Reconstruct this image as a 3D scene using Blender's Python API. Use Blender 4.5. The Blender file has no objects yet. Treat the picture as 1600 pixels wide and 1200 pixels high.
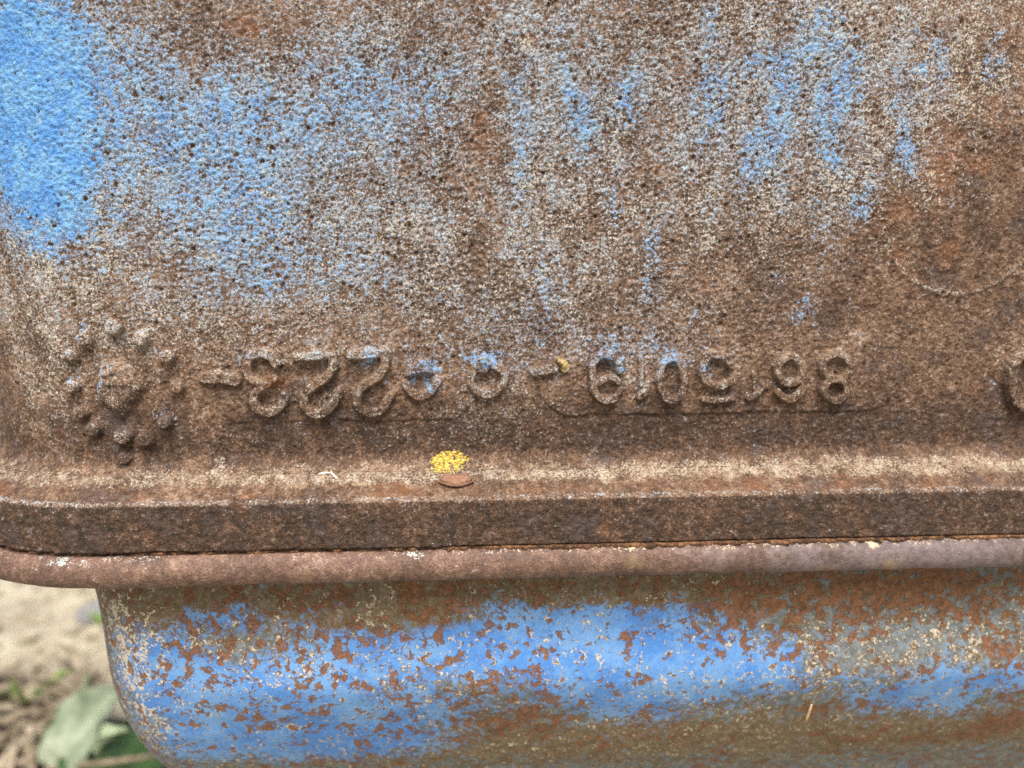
import bpy, math, random
import numpy as np

scene = bpy.context.scene
COL = scene.collection
R_ = math.radians

# ------------------------------------------------------------------ camera, world, sun, exposure
CAM_H = 0.45
CAM = np.array([0.0, -0.26, CAM_H])
PITCH, YAW, FPX = R_(10.0), R_(3.4), 1256.0
cd = bpy.data.cameras.new("camera")
cam = bpy.data.objects.new("camera", cd)
COL.objects.link(cam)
cam.location = CAM
cam.rotation_euler = (R_(90) - PITCH, 0, -YAW)
cd.sensor_width = 36.0
cd.lens = 36.0 * FPX / 1600.0
cd.clip_start = 0.01
cd.clip_end = 500
cd.dof.use_dof = True
cd.dof.focus_distance = 0.252
cd.dof.aperture_fstop = 6.5
scene.camera = cam

SUN_EL, SUN_AZ = R_(61), R_(184)          # azimuth measured from +Y, clockwise
w = bpy.data.worlds.new("World")
scene.world = w
w.use_nodes = True
wn = w.node_tree
bg = wn.nodes["Background"]
sky = wn.nodes.new("ShaderNodeTexSky")
sky.sky_type = 'NISHITA'
sky.sun_disc = False
sky.sun_elevation = SUN_EL
sky.sun_rotation = SUN_AZ
sky.air_density = 1.0
sky.dust_density = 6.0
sky.ozone_density = 0.6
wn.links.new(sky.outputs[0], bg.inputs[0])
bg.inputs[1].default_value = 0.05

sd = bpy.data.lights.new("sun", 'SUN')
sun = bpy.data.objects.new("sun", sd)
COL.objects.link(sun)
sd.energy = 1.5
sd.angle = R_(42)
sd.color = (1.0, 0.93, 0.82)
d = np.array([math.sin(SUN_AZ) * math.cos(SUN_EL), math.cos(SUN_AZ) * math.cos(SUN_EL), math.sin(SUN_EL)])
from mathutils import Vector
sun.rotation_euler = Vector(d).to_track_quat('Z', 'Y').to_euler()

vs = scene.view_settings
vs.view_transform = 'Standard'
vs.look = 'None'
vs.gamma = 1.0
vs.exposure = 1.78
scene.cycles.max_bounces = 6
scene.cycles.use_denoising = False

# ------------------------------------------------------------------ noise (numpy)
def _hash(ix, iy, seed):
    h = (ix.astype(np.int64) * 374761393 + iy.astype(np.int64) * 668265263 + seed * 974634777) & 0xFFFFFFFF
    h = ((h ^ (h >> 13)) * 1274126177) & 0xFFFFFFFF
    h = ((h ^ (h >> 16)) * 2246822519) & 0xFFFFFFFF
    return ((h ^ (h >> 15)) & 0xFFFFFF).astype(np.float64) / float(0x1000000)

def perlin(x, y, seed=0):
    x0, y0 = np.floor(x), np.floor(y)
    fx, fy = x - x0, y - y0
    def g(dx, dy):
        a = _hash(x0 + dx, y0 + dy, seed) * 2 * np.pi
        return np.cos(a) * (fx - dx) + np.sin(a) * (fy - dy)
    ux = fx * fx * fx * (fx * (fx * 6 - 15) + 10)
    uy = fy * fy * fy * (fy * (fy * 6 - 15) + 10)
    a = g(0, 0) * (1 - ux) + g(1, 0) * ux
    b = g(0, 1) * (1 - ux) + g(1, 1) * ux
    return (a * (1 - uy) + b * uy) * 1.5

def fbm(x, y, scale, octv=3, gain=0.5, seed=0):
    t, amp, s = 0, 1.0, scale
    for k in range(octv):
        t = t + amp * perlin(x * s, y * s, seed + k * 17)
        amp *= gain
        s *= 2.03
    return t

def sstep(a, b, x):
    t = np.clip((x - a) / (b - a), 0, 1)
    return t * t * (3 - 2 * t)

def pits(x, y, cell, rmin, rmax, prob, seed):
    """Depth (m) of round pits scattered one per cell."""
    gx, gy = np.floor(x / cell), np.floor(y / cell)
    out = np.zeros_like(x)
    for dx in (-1, 0, 1):
        for dy in (-1, 0, 1):
            cx, cy = gx + dx, gy + dy
            px = (cx + _hash(cx, cy, seed)) * cell
            py = (cy + _hash(cx, cy, seed + 1)) * cell
            rr = rmin + (rmax - rmin) * _hash(cx, cy, seed + 2) ** 2.6
            on = _hash(cx, cy, seed + 3) < prob
            dd = np.hypot(x - px, (y - py) * 0.9) / rr
            dep = rr * 0.85 * (1 - sstep(0.35, 1.05, dd)) * on
            out = np.maximum(out, dep)
    return out

# ------------------------------------------------------------------ where a point of the photograph lies on a surface
cp, sp, cy_, sy_ = math.cos(PITCH), math.sin(PITCH), math.cos(YAW), math.sin(YAW)
def ray(px, py):
    a, b = (px - 800) / FPX, (600 - py) / FPX
    f, u = cp + b * sp * 1.0, b * cp - sp          # forward, up
    return np.array([a * cy_ + f * sy_, -a * sy_ + f * cy_, u])

XC, RC = -0.112, 0.0628                             # where the left corner starts and its radius
def at_plane(px, py, Y):
    r = ray(px, py)
    t = (Y - CAM[1]) / r[1]
    return CAM + r * t

def sz(px, py, o=0.0):
    """Surface coordinates (run along the wall, height) at offset o out of the wall."""
    p = at_plane(px, py, -o)
    if p[0] >= XC:
        return p[0], p[2]
    r = ray(px, py)
    cx, cyy, rr = XC, RC, RC + o
    dx, dy = r[0], r[1]
    ex, ey = CAM[0] - cx, CAM[1] - cyy
    A, B, Cc = dx * dx + dy * dy, 2 * (dx * ex + dy * ey), ex * ex + ey * ey - rr * rr
    D = B * B - 4 * A * Cc
    t = (-B - math.sqrt(max(D, 0))) / (2 * A)
    p = CAM + r * t
    ph = math.atan2(cx - p[0], cyy - p[1])
    return XC - RC * ph, p[2]

def zat(px, py, Y):
    return at_plane(px, py, Y)[2]

MPP = 0.26 / FPX / math.cos(PITCH)                  # metres per photo pixel on the wall, about

def plan(s, o, xc=XC, rc=RC):
    """Plan position of run s at offset o: straight front, rounded left corner, straight side."""
    s = np.asarray(s, float)
    o = np.broadcast_to(np.asarray(o, float), s.shape)
    ph = np.clip((xc - s) / rc, 0, np.pi / 2)
    X = np.where(s >= xc, s, xc - (rc + o) * np.sin(ph))
    Y = np.where(s >= xc, -o, rc - (rc + o) * np.cos(ph))
    s1 = xc - rc * np.pi / 2
    Y = np.where(s < s1, rc + (s1 - s), Y)
    return X, Y

# ------------------------------------------------------------------ object helpers
def tag(o, label=None, cat=None, group=None, kind=None):
    if label: o['label'] = label
    if cat: o['category'] = cat
    if group: o['group'] = group
    if kind: o['kind'] = kind
    return o

def empty(name, loc):
    o = bpy.data.objects.new(name, None)
    COL.objects.link(o)
    o.location = loc
    o.empty_display_size = 0.02
    return o

def mesh_obj(name, verts, faces, mat, parent=None, attrs=None, smooth=True, base=None):
    if base is None:
        base = tuple(parent.location) if parent and parent.parent is None else None
    me = bpy.data.meshes.new(name)
    v = np.asarray(verts, float).reshape(-1, 3)
    if base is not None:
        v = v - np.asarray(base)
    if isinstance(faces, np.ndarray):
        nf, k = faces.shape
        me.vertices.add(len(v))
        me.vertices.foreach_set("co", v.astype(np.float32).ravel())
        me.loops.add(nf * k)
        me.loops.foreach_set("vertex_index", faces.astype(np.int32).ravel())
        me.polygons.add(nf)
        me.polygons.foreach_set("loop_start", np.arange(0, nf * k, k, dtype=np.int32))
        me.update(calc_edges=True)
        me.validate()
    else:
        me.from_pydata([tuple(p) for p in v], [], faces)
        me.update()
    if smooth:
        me.polygons.foreach_set("use_smooth", np.ones(len(me.polygons), dtype=bool))
    for k, a in (attrs or {}).items():
        at = me.attributes.new(k, 'FLOAT', 'POINT')
        at.data.foreach_set("value", np.ascontiguousarray(a, dtype=np.float32).ravel())
    if mat: me.materials.append(mat)
    o = bpy.data.objects.new(name, me)
    COL.objects.link(o)
    if parent: o.parent = parent
    return o

def grid_faces(nr, nc, keep=None):
    i = np.arange(nr - 1)[:, None] * nc + np.arange(nc - 1)[None, :]
    f = np.stack([i, i + 1, i + 1 + nc, i + nc], -1)
    if keep is not None:
        return f[keep].reshape(-1, 4)
    return f.reshape(-1, 4)

def spacing(parts):
    """Join ranges (a, b, step) into one ascending list of coordinates."""
    out = []
    for a, b, st in parts:
        n = max(1, int(round(abs(b - a) / st)))
        out.append(np.linspace(a, b, n, endpoint=False))
    out.append(np.array([parts[-1][1]]))
    return np.concatenate(out)

def normals_of(X, Y, Z):
    P = np.stack([X, Y, Z], -1)
    du = np.gradient(P, axis=1)
    dv = np.gradient(P, axis=0)
    n = np.cross(du, dv)
    return n / np.maximum(np.linalg.norm(n, axis=-1, keepdims=True), 1e-12)

# ------------------------------------------------------------------ node helpers
class N:
    """A node socket with arithmetic."""
    def __init__(self, t, s): self.t, self.s = t, s
    def _m(self, op, b=None, c=None, clamp=False):
        n = self.t.nodes.new('ShaderNodeMath'); n.operation = op; n.use_clamp = clamp
        for k, v in enumerate((self, b, c)):
            if v is None: continue
            if isinstance(v, N): self.t.links.new(v.s, n.inputs[k])
            else: n.inputs[k].default_value = v
        return N(self.t, n.outputs[0])
    def __add__(self, b): return self._m('ADD', b)
    __radd__ = __add__
    def __mul__(self, b): return self._m('MULTIPLY', b)
    __rmul__ = __mul__
    def __sub__(self, b): return self._m('SUBTRACT', b)
    def inv(self): return (self * -1.0) + 1.0
    def step(self, a, b):
        n = self.t.nodes.new('ShaderNodeMapRange'); n.interpolation_type = 'SMOOTHSTEP'
        self.t.links.new(self.s, n.inputs[0]); n.inputs[1].default_value = a; n.inputs[2].default_value = b
        return N(self.t, n.outputs[0])
    def lin(self, a, b):
        n = self.t.nodes.new('ShaderNodeMapRange')
        self.t.links.new(self.s, n.inputs[0]); n.inputs[1].default_value = a; n.inputs[2].default_value = b
        return N(self.t, n.outputs[0])

class Mat:
    def __init__(self, name):
        self.m = bpy.data.materials.new(name); self.m.use_nodes = True
        self.t = self.m.node_tree
        self.b = self.t.nodes['Principled BSDF']
        g = self.t.nodes.new('ShaderNodeNewGeometry')
        self.pos = g.outputs['Position']
    def pos_scaled(self, sc):
        n = self.t.nodes.new('ShaderNodeMapping'); n.inputs['Scale'].default_value = sc
        self.t.links.new(self.pos, n.inputs['Vector'])
        return n.outputs[0]
    def noise(self, scale, detail=3, rough=0.55, distort=0.0, seed=0, stretch=None):
        n = self.t.nodes.new('ShaderNodeTexNoise'); n.noise_dimensions = '4D'
        n.inputs['Scale'].default_value = scale; n.inputs['Detail'].default_value = detail
        n.inputs['Roughness'].default_value = rough; n.inputs['Distortion'].default_value = distort
        n.inputs['W'].default_value = seed * 7.31
        self.t.links.new(self.pos_scaled(stretch) if stretch else self.pos, n.inputs['Vector'])
        return N(self.t, n.outputs['Fac'])
    def voro(self, scale, rand=1.0, feature='F1'):
        n = self.t.nodes.new('ShaderNodeTexVoronoi'); n.feature = feature
        n.inputs['Scale'].default_value = scale; n.inputs['Randomness'].default_value = rand
        self.t.links.new(self.pos, n.inputs['Vector'])
        return N(self.t, n.outputs['Distance'])
    def attr(self, name):
        n = self.t.nodes.new('ShaderNodeAttribute'); n.attribute_name = name
        return N(self.t, n.outputs['Fac'])
    def mix(self, fac, a, b):
        n = self.t.nodes.new('ShaderNodeMix'); n.data_type = 'RGBA'; n.clamp_factor = True
        if isinstance(fac, N): self.t.links.new(fac.s, n.inputs[0])
        else: n.inputs[0].default_value = fac
        for k, v in ((6, a), (7, b)):
            if isinstance(v, N): self.t.links.new(v.s, n.inputs[k])
            else: n.inputs[k].default_value = (*v, 1)
        return N(self.t, n.outputs[2])
    def ramp(self, fac, stops):
        n = self.t.nodes.new('ShaderNodeValToRGB')
        el = n.color_ramp.elements
        while len(el) < len(stops): el.new(0.5)
        for e, (p, c) in zip(el, stops):
            e.position = p; e.color = (*c, 1)
        self.t.links.new(fac.s, n.inputs[0])
        return N(self.t, n.outputs[0])
    def out(self, color, rough, bump=None, dist=0.0002, strength=1.0, spec=0.35):
        for key, v in (('Base Color', color), ('Roughness', rough)):
            if isinstance(v, N): self.t.links.new(v.s, self.b.inputs[key])
            else: self.b.inputs[key].default_value = (*v, 1) if isinstance(v, tuple) else v
        self.b.inputs['Specular IOR Level'].default_value = spec
        if bump is not None:
            n = self.t.nodes.new('ShaderNodeBump')
            n.inputs['Distance'].default_value = dist; n.inputs['Strength'].default_value = strength
            self.t.links.new(bump.s, n.inputs['Height'])
            self.t.links.new(n.outputs[0], self.b.inputs['Normal'])
        return self.m

# ------------------------------------------------------------------ materials
CREAM, CYAN = (0.55, 0.51, 0.43), (0.33, 0.455, 0.58)
BLUE, BLUE2 = (0.075, 0.27, 0.66), (0.17, 0.40, 0.68)

def casting_material():
    m = Mat('rusty_painted_cast_iron')
    paint, cream, orange, dark, cyan, grain = (m.attr(k) for k in ('paint', 'cream', 'orange', 'dark', 'cyan', 'grain'))
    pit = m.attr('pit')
    n1 = m.noise(1350, 3, 0.62, seed=1)
    n1b = m.noise(1450, 3, 0.62, seed=2)
    n2 = m.noise(360, 4, 0.6, seed=3)
    n2b = m.noise(300, 4, 0.6, seed=4)
    n3 = m.noise(75, 4, 0.55, seed=5)
    n4 = m.noise(95, 4, 0.6, seed=6)
    st = m.noise(1, 4, 0.6, seed=7, stretch=(380, 380, 90))
    # bare rust
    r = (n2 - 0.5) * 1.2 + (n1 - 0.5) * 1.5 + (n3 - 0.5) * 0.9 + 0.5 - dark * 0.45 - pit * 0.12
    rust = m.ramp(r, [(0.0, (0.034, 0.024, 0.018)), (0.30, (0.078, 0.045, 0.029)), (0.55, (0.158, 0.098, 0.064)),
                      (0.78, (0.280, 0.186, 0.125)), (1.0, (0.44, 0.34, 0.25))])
    org = (orange + (n4 - 0.5) * 2.2 + (n1b - 0.5) * 1.1).step(0.25, 0.85)
    orc = m.mix(n2b.step(0.3, 0.7), (0.15, 0.062, 0.030), (0.31, 0.145, 0.068))
    rust = m.mix(org * 0.8, rust, orc)
    pur = (n3 * -1.0 + 1.0 + (n2b - 0.5) * 0.8).step(0.52, 0.72)
    rust = m.mix(pur * 0.35, rust, (0.135, 0.105, 0.105))
    # weathered primer and dust caught in the grain
    cr = cream + (n1b - 0.5) * 2.8 + (n2b - 0.5) * 0.9 + (st - 0.5) * 0.4 + grain * 0.14 - pit * 0.45
    crm = cr.step(0.28, 0.86)
    cyf = (cyan + (n3 - 0.5) * 2.0 + (n1 - 0.5) * 2.0).step(0.06, 0.58)
    crc = m.mix(cyf, CREAM, CYAN)
    crc = m.mix((n1 - 0.5).step(-0.05, 0.22) * 0.5, crc, (0.74, 0.70, 0.62))
    crc = m.mix(m.attr('dust') * 0.85, crc, m.mix(n2b.step(0.35, 0.65), (0.30, 0.235, 0.160), (0.48, 0.41, 0.305)))
    c = m.mix(crm * 0.85, rust, crc)
    # blue paint
    pt = paint + (n1 - 0.5) * 3.0 + (n2 - 0.5) * 1.2 + (st - 0.5) * 0.6 + grain * 0.12 - pit * 0.5
    ptm = pt.step(0.42, 0.88)
    blc = m.mix((n2b + (n4 - 0.5)).step(0.35, 0.72), BLUE, BLUE2)
    blc = m.mix(n1b.step(0.55, 0.75) * 0.35, blc, (0.40, 0.56, 0.70))
    blc = m.mix((paint + (n2 - 0.5) * 0.9).step(0.4, 1.0).inv() * 0.75, blc, (0.27, 0.41, 0.57))
    c = m.mix(ptm * 0.95, c, blc)
    # single pale salt-like specks
    spk = m.noise(1700, 1, 0.5, seed=9).step(0.755, 0.80)
    c = m.mix(spk * 0.35, c, (0.72, 0.68, 0.60))
    bump = n1 * 0.7 + m.noise(2600, 2, 0.6, seed=11) * 0.4 + n2 * 0.6
    return m.out(c, (ptm * -0.22) + 0.86, bump, 0.0011, 1.0, 0.3)

def rim_material():
    m = Mat('brown_rusted_sheet_steel')
    a = m.noise(60, 5, 0.6, seed=21); b = m.noise(420, 4, 0.6, seed=22); c3 = m.noise(1500, 3, 0.6, seed=23)
    r = (a - 0.5) * 1.0 + (b - 0.5) * 1.2 + (c3 - 0.5) * 1.3 + 0.5
    c = m.ramp(r, [(0.1, (0.060, 0.038, 0.031)), (0.4, (0.108, 0.064, 0.048)), (0.62, (0.17, 0.100, 0.075)), (0.95, (0.31, 0.22, 0.165))])
    pur = (m.attr('purple') + (a - 0.5) * 1.2 + (b - 0.5) * 0.6).step(0.35, 0.8)
    c = m.mix(pur * 0.8, c, m.mix(b.step(0.35, 0.65), (0.105, 0.086, 0.094), (0.165, 0.136, 0.141)))
    ol = (m.noise(90, 4, 0.6, seed=27)).step(0.58, 0.70)
    c = m.mix(ol * 0.45, c, (0.30, 0.21, 0.12))
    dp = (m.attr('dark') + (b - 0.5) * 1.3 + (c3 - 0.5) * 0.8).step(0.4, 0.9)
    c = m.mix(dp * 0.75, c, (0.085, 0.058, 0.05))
    cm = (m.attr('cream') + (c3 - 0.5) * 1.7 + (b - 0.5) * 1.6).step(0.48, 0.66)
    cc = m.mix(m.attr('cyan'), (0.55, 0.46, 0.32), (0.42, 0.54, 0.56))
    c = m.mix(cm * 0.85, c, cc)
    return m.out(c, 0.62, c3 * 0.8 + b * 0.8, 0.0005, 0.9, 0.4)

def pan_material():
    m = Mat('chipped_blue_painted_steel')
    paint, rusty, chip, olive = (m.attr(k) for k in ('paint', 'rusty', 'chip', 'olive'))
    n1 = m.noise(1300, 3, 0.6, seed=31)
    n2 = m.noise(420, 4, 0.55, 0.6, seed=32)
    n3 = m.noise(270, 4, 0.55, 0.7, seed=33)
    n4 = m.noise(60, 4, 0.55, seed=34)
    n5 = m.noise(620, 3, 0.65, 1.2, seed=35)
    n6 = m.noise(120, 5, 0.6, 0.8, seed=36)
    blue = m.mix((n4 + (n2 - 0.5) * 0.5).step(0.38, 0.62), (0.060, 0.200, 0.53), (0.135, 0.30, 0.58))
    dull = m.mix(n2.step(0.35, 0.65), (0.10, 0.113, 0.115), (0.19, 0.232, 0.26))
    grime = m.mix(n2.step(0.35, 0.68), (0.115, 0.085, 0.045), (0.21, 0.165, 0.10))
    gm = (paint + (n4 - 0.5) * 0.9 + (n6 - 0.5) * 1.1 + (n2 - 0.5) * 1.6 + (n1 - 0.5) * 1.2).step(0.33, 0.72)
    c = m.mix(gm, m.mix((n3 + (n5 - 0.5) * 0.6 + (olive - 0.5) * 0.8).step(0.38, 0.62), dull, grime), blue)
    # pale lime-like fretting and chips
    cm = (chip + (n5 - 0.5) * 2.6 + (n3 - 0.5) * 1.7 + (n1 - 0.5) * 0.5).step(0.62, 0.76)
    c = m.mix(cm * 0.85, c, m.mix(n1.step(0.4, 0.6), (0.50, 0.42, 0.29), (0.68, 0.63, 0.53)))
    # rust spots that broke through
    rm = (rusty + (n3 - 0.5) * 1.7 + (n6 - 0.5) * 1.5 + (n2 - 0.5) * 1.4 + (n1 - 0.5) * 0.5).step(0.535, 0.635)
    rm = rm + (rusty * 0.3 + (n5 - 0.5) * 2.2 + (n4 - 0.5) * 0.6).step(0.50, 0.58) * rm.inv() * 0.9
    rc = m.ramp(n2 * 0.6 + n1 * 0.4, [(0.3, (0.062, 0.027, 0.013)), (0.5, (0.16, 0.070, 0.031)), (0.7, (0.28, 0.135, 0.06))])
    c = m.mix(rm * 0.95, c, rc)
    spk = m.noise(1500, 1, 0.5, seed=39).step(0.72, 0.78)
    c = m.mix(spk * 0.5, c, (0.62, 0.58, 0.50))
    bump = n1 * 0.25 + n2 * 0.25 + rm * -1.0 + cm * 0.5
    return m.out(c, (gm * -0.2) + 0.72, bump, 0.0004, 0.9, 0.35)

def simple_material(name, stops, scale, rough=0.85, scale2=None, bump=0.0003, stretch=None):
    m = Mat(name)
    a = m.noise(scale, 4, 0.6, seed=hash_name(name), stretch=stretch)
    if scale2:
        a = a * 0.6 + m.noise(scale2, 3, 0.6, seed=hash_name(name) + 3) * 0.4
    return m.out(m.ramp(a, stops), rough, a, bump, 0.8, 0.3)

def hash_name(s):
    return sum(ord(c) * (i + 1) for i, c in enumerate(s)) % 97

M_CAST, M_RIM, M_PAN = casting_material(), rim_material(), pan_material()
M_GASKET = simple_material('rusty_gasket', [(0.36, (0.018, 0.012, 0.009)), (0.48, (0.075, 0.038, 0.020)), (0.58, (0.21, 0.105, 0.05)), (0.70, (0.34, 0.24, 0.14))], 260, 0.9, 1200)
M_LICHEN = simple_material('yellow_lichen', [(0.34, (0.09, 0.06, 0.02)), (0.44, (0.42, 0.29, 0.05)), (0.55, (0.68, 0.52, 0.12)), (0.68, (0.80, 0.72, 0.40))], 900, 0.9, 1900, 0.0005)
M_FLAKE = simple_material('rust_flake_brown', [(0.3, (0.12, 0.062, 0.04)), (0.5, (0.22, 0.115, 0.075)), (0.7, (0.32, 0.19, 0.13))], 400, 0.75, 1500)
M_LUMP = simple_material('crusty_ochre', [(0.36, (0.03, 0.024, 0.016)), (0.48, (0.14, 0.10, 0.05)), (0.56, (0.36, 0.27, 0.12)), (0.66, (0.66, 0.60, 0.44))], 380, 0.8, 1300, 0.0005)
M_STRAW = simple_material('pale_straw', [(0.3, (0.45, 0.33, 0.17)), (0.6, (0.68, 0.54, 0.33))], 700, 0.7)
M_FIBRE = simple_material('bleached_fibre', [(0.3, (0.62, 0.56, 0.46)), (0.6, (0.80, 0.76, 0.68))], 900, 0.7)

# ------------------------------------------------------------------ layout of wear on the casting wall
# (photo x, photo y, half width, half height, amount): patches of blue paint left on the iron
PAINT = [(25, 60, 95, 190, 0.75), (30, 215, 80, 120, 0.62), (110, 200, 50, 90, 0.40), (70, 330, 90, 60, 0.30), (215, 60, 70, 70, 0.30),
         (190, 140, 90, 60, 0.30), (300, 200, 90, 60, 0.27), (260, 250, 70, 50, 0.24), (110, 380, 60, 40, 0.2), (350, 300, 60, 60, 0.42),
         (380, 390, 55, 60, 0.52), (350, 345, 70, 45, 0.28), (430, 235, 80, 50, 0.36), (420, 170, 80, 40, 0.26), (520, 110, 60, 50, 0.24),
         (610, 130, 50, 30, 0.30), (600, 195, 45, 40, 0.46), (500, 420, 60, 40, 0.30), (575, 395, 35, 40, 0.38), (420, 440, 60, 25, 0.22),
         (240, 480, 45, 30, 0.22), (310, 470, 50, 20, 0.18), (540, 90, 40, 30, 0.2), (690, 110, 20, 60, 0.3), (690, 160, 25, 30, 0.25),
         (810, 130, 16, 50, 0.36), (815, 260, 17, 75, 0.40), (890, 90, 20, 60, 0.28), (895, 165, 14, 25, 0.55), (925, 200, 14, 45, 0.45),
         (910, 225, 14, 30, 0.3), (985, 140, 25, 45, 0.38), (960, 320, 13, 40, 0.38), (975, 190, 25, 35, 0.25), (1020, 400, 14, 50, 0.36),
         (1015, 370, 18, 30, 0.25), (1040, 20, 18, 25, 0.2), (1112, 35, 16, 50, 0.42), (1110, 140, 22, 25, 0.5), (1100, 200, 20, 35, 0.40),
         (1140, 150, 25, 30, 0.3), (1175, 90, 15, 30, 0.55), (1185, 235, 20, 30, 0.75), (1170, 265, 20, 30, 0.3), (1222, 175, 20, 50, 0.75),
         (1292, 185, 20, 48, 0.85), (1265, 75, 25, 35, 0.42), (1290, 60, 20, 20, 0.3), (1215, 90, 20, 30, 0.35), (1330, 105, 22, 35, 0.5), (1332, 145, 12, 25, 0.5),
         (1310, 20, 25, 30, 0.35), (1245, 15, 25, 15, 0.3), (1428, 45, 10, 20, 0.5), (1470, 70, 18, 35, 0.45), (1450, 105, 30, 15, 0.4), (1410, 140, 18, 30, 0.36),
         (1412, 215, 16, 40, 0.6), (1422, 255, 14, 15, 0.5), (1465, 140, 18, 15, 0.3), (1550, 65, 15, 30, 0.4), (1545, 100, 16, 12, 0.45), (1575, 130, 20, 20, 0.3),
         (1335, 330, 20, 22, 0.6), (1365, 290, 14, 30, 0.4), (1290, 390, 18, 35, 0.30), (1275, 330, 12, 30, 0.35), (1220, 300, 20, 30, 0.24),
         (1300, 260, 25, 30, 0.3), (1262, 480, 14, 22, 0.55), (1222, 435, 12, 18, 0.42), (1244, 510, 10, 14, 0.4), (1160, 340, 20, 40, 0.24), (1110, 330, 14, 40, 0.24),
         (850, 430, 25, 40, 0.3), (845, 500, 30, 35, 0.26), (1010, 460, 16, 30, 0.3), (960, 540, 50, 16, 0.2), (1045, 545, 30, 16, 0.34), (1000, 520, 40, 14, 0.2),
         (1095, 500, 12, 30, 0.22), (720, 440, 30, 30, 0.2), (640, 470, 50, 25, 0.18), (760, 500, 40, 40, 0.15), (700, 560, 30, 20, 0.18), (820, 575, 25, 14, 0.2),
         # on the raised figures
         (660, 574, 22, 18, 0.75), (676, 604, 10, 9, 0.5), (757, 565, 22, 14, 0.6), (745, 575, 14, 10, 0.3), (580, 552, 18, 7, 0.5), (395, 560, 12, 9, 0.42),
         (490, 556, 24, 6, 0.16), (940, 556, 20, 8, 0.6), (965, 572, 8, 12, 0.55), (1047, 562, 18, 8, 0.6), (1100, 565, 9, 14, 0.7), (1125, 556, 16, 6, 0.35),
         (113, 548, 10, 12, 0.45), (112, 593, 10, 9, 0.5), (132, 517, 8, 9, 0.5), (168, 504, 12, 8, 0.5), (258, 550, 10, 7, 0.45), (254, 650, 8, 10, 0.6),
         (160, 583, 5, 26, 0.55), (160, 610, 6, 8, 0.4), (222, 522, 10, 8, 0.2), (1340, 540, 20, 10, 0.0)]
# weathered primer / dust speckle
CREAM_B = [(40, 440, 80, 80, 0.26), (60, 560, 60, 70, 0.18), (200, 430, 120, 60, 0.14), (60, 120, 120, 200, 0.2), (260, 110, 220, 190, 0.34), (260, 330, 260, 130, 0.32), (620, 120, 260, 210, 0.36), (560, 360, 280, 130, 0.30),
           (845, 95, 36, 110, 0.42), (855, 290, 30, 110, 0.40), (860, 160, 60, 260, 0.12), (880, 350, 50, 120, 0.10), (1010, 110, 220, 190, 0.30), (1260, 90, 180, 150, 0.48), (1450, 60, 160, 100, 0.44),
           (1230, 270, 160, 130, 0.26), (1050, 350, 240, 160, 0.20), (760, 470, 260, 80, 0.17), (90, 480, 120, 120, 0.26), (60, 630, 60, 60, 0.20),
           (1420, 240, 80, 60, 0.12), (330, 520, 150, 60, 0.16), (780, 620, 80, 60, 0.16), (1480, 310, 60, 20, 0.10), (1010, 545, 120, 50, 0.16),
           (1500, 170, 100, 40, 0.15), (730, 660, 40, 60, 0.12), (625, 670, 30, 14, 0.18), (347, 722, 9, 8, 0.55), (455, 690, 30, 12, 0.12), (1350, 525, 40, 10, 0.18),
           (500, 557, 30, 7, 0.3), (415, 555, 20, 8, 0.2), (575, 553, 30, 7, 0.35), (510, 620, 14, 14, 0.3), (430, 628, 14, 10, 0.3), (580, 625, 16, 14, 0.24), (1000, 590, 12, 28, 0.3),
           (1300, 555, 22, 8, 0.3), (1230, 557, 18, 8, 0.24), (1228, 606, 12, 8, 0.35), (1580, 550, 25, 12, 0.4), (190, 678, 22, 10, 0.3), (210, 520, 20, 8, 0.3), (1120, 610, 10, 8, 0.2), (1178, 606, 12, 10, 0.25)]
ORANGE_B = [(655, 200, 28, 28, 0.5), (760, 195, 28, 30, 0.55), (750, 250, 20, 25, 0.4), (390, 35, 60, 35, 0.35), (290, 90, 40, 40, 0.15), (180, 245, 25, 16, 0.3),
            (1480, 310, 150, 120, 0.42), (1560, 60, 60, 60, 0.2), (1500, 170, 110, 50, 0.2), (1330, 400, 60, 30, 0.12), (810, 60, 20, 50, 0.3), (870, 230, 40, 90, 0.18),
            (560, 305, 30, 25, 0.35), (635, 380, 25, 20, 0.35), (300, 260, 30, 10, 0.3), (235, 420, 40, 40, 0.25), (130, 355, 14, 10, 0.4), (70, 690, 80, 25, 0.22), (430, 600, 20, 14, 0.3), (640, 690, 120, 30, 0.12),
            (820, 680, 60, 30, 0.10), (240, 640, 100, 50, 0.08), (240, 105, 15, 12, 0.35), (1230, 690, 300, 20, 0.06), (1016, 172, 10, 10, 0.5), (775, 320, 20, 60, 0.15)]
DARK_B = [(1485, 340, 150, 110, 0.34), (800, 690, 900, 42, 0.46), (1250, 640, 420, 50, 0.18), (480, 660, 300, 40, 0.12), (1300, 480, 60, 40, 0.12), (1500, 620, 150, 70, 0.16), (960, 660, 200, 30, 0.12), (140, 640, 40, 30, 0.06)]

def blobs(s, z, L, o=0.0):
    out = np.zeros_like(s)
    for px, py, rx, ry, a in L:
        if a == 0: continue
        cs, cz = sz(px, py, o)
        q = ((s - cs) / (rx * MPP * 1.15)) ** 2 + ((z - cz) / (ry * MPP * 1.05)) ** 2
        m_ = q < 6
        if m_.any():
            out[m_] += a * np.exp(-q[m_] * 0.9)
    return out

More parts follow.
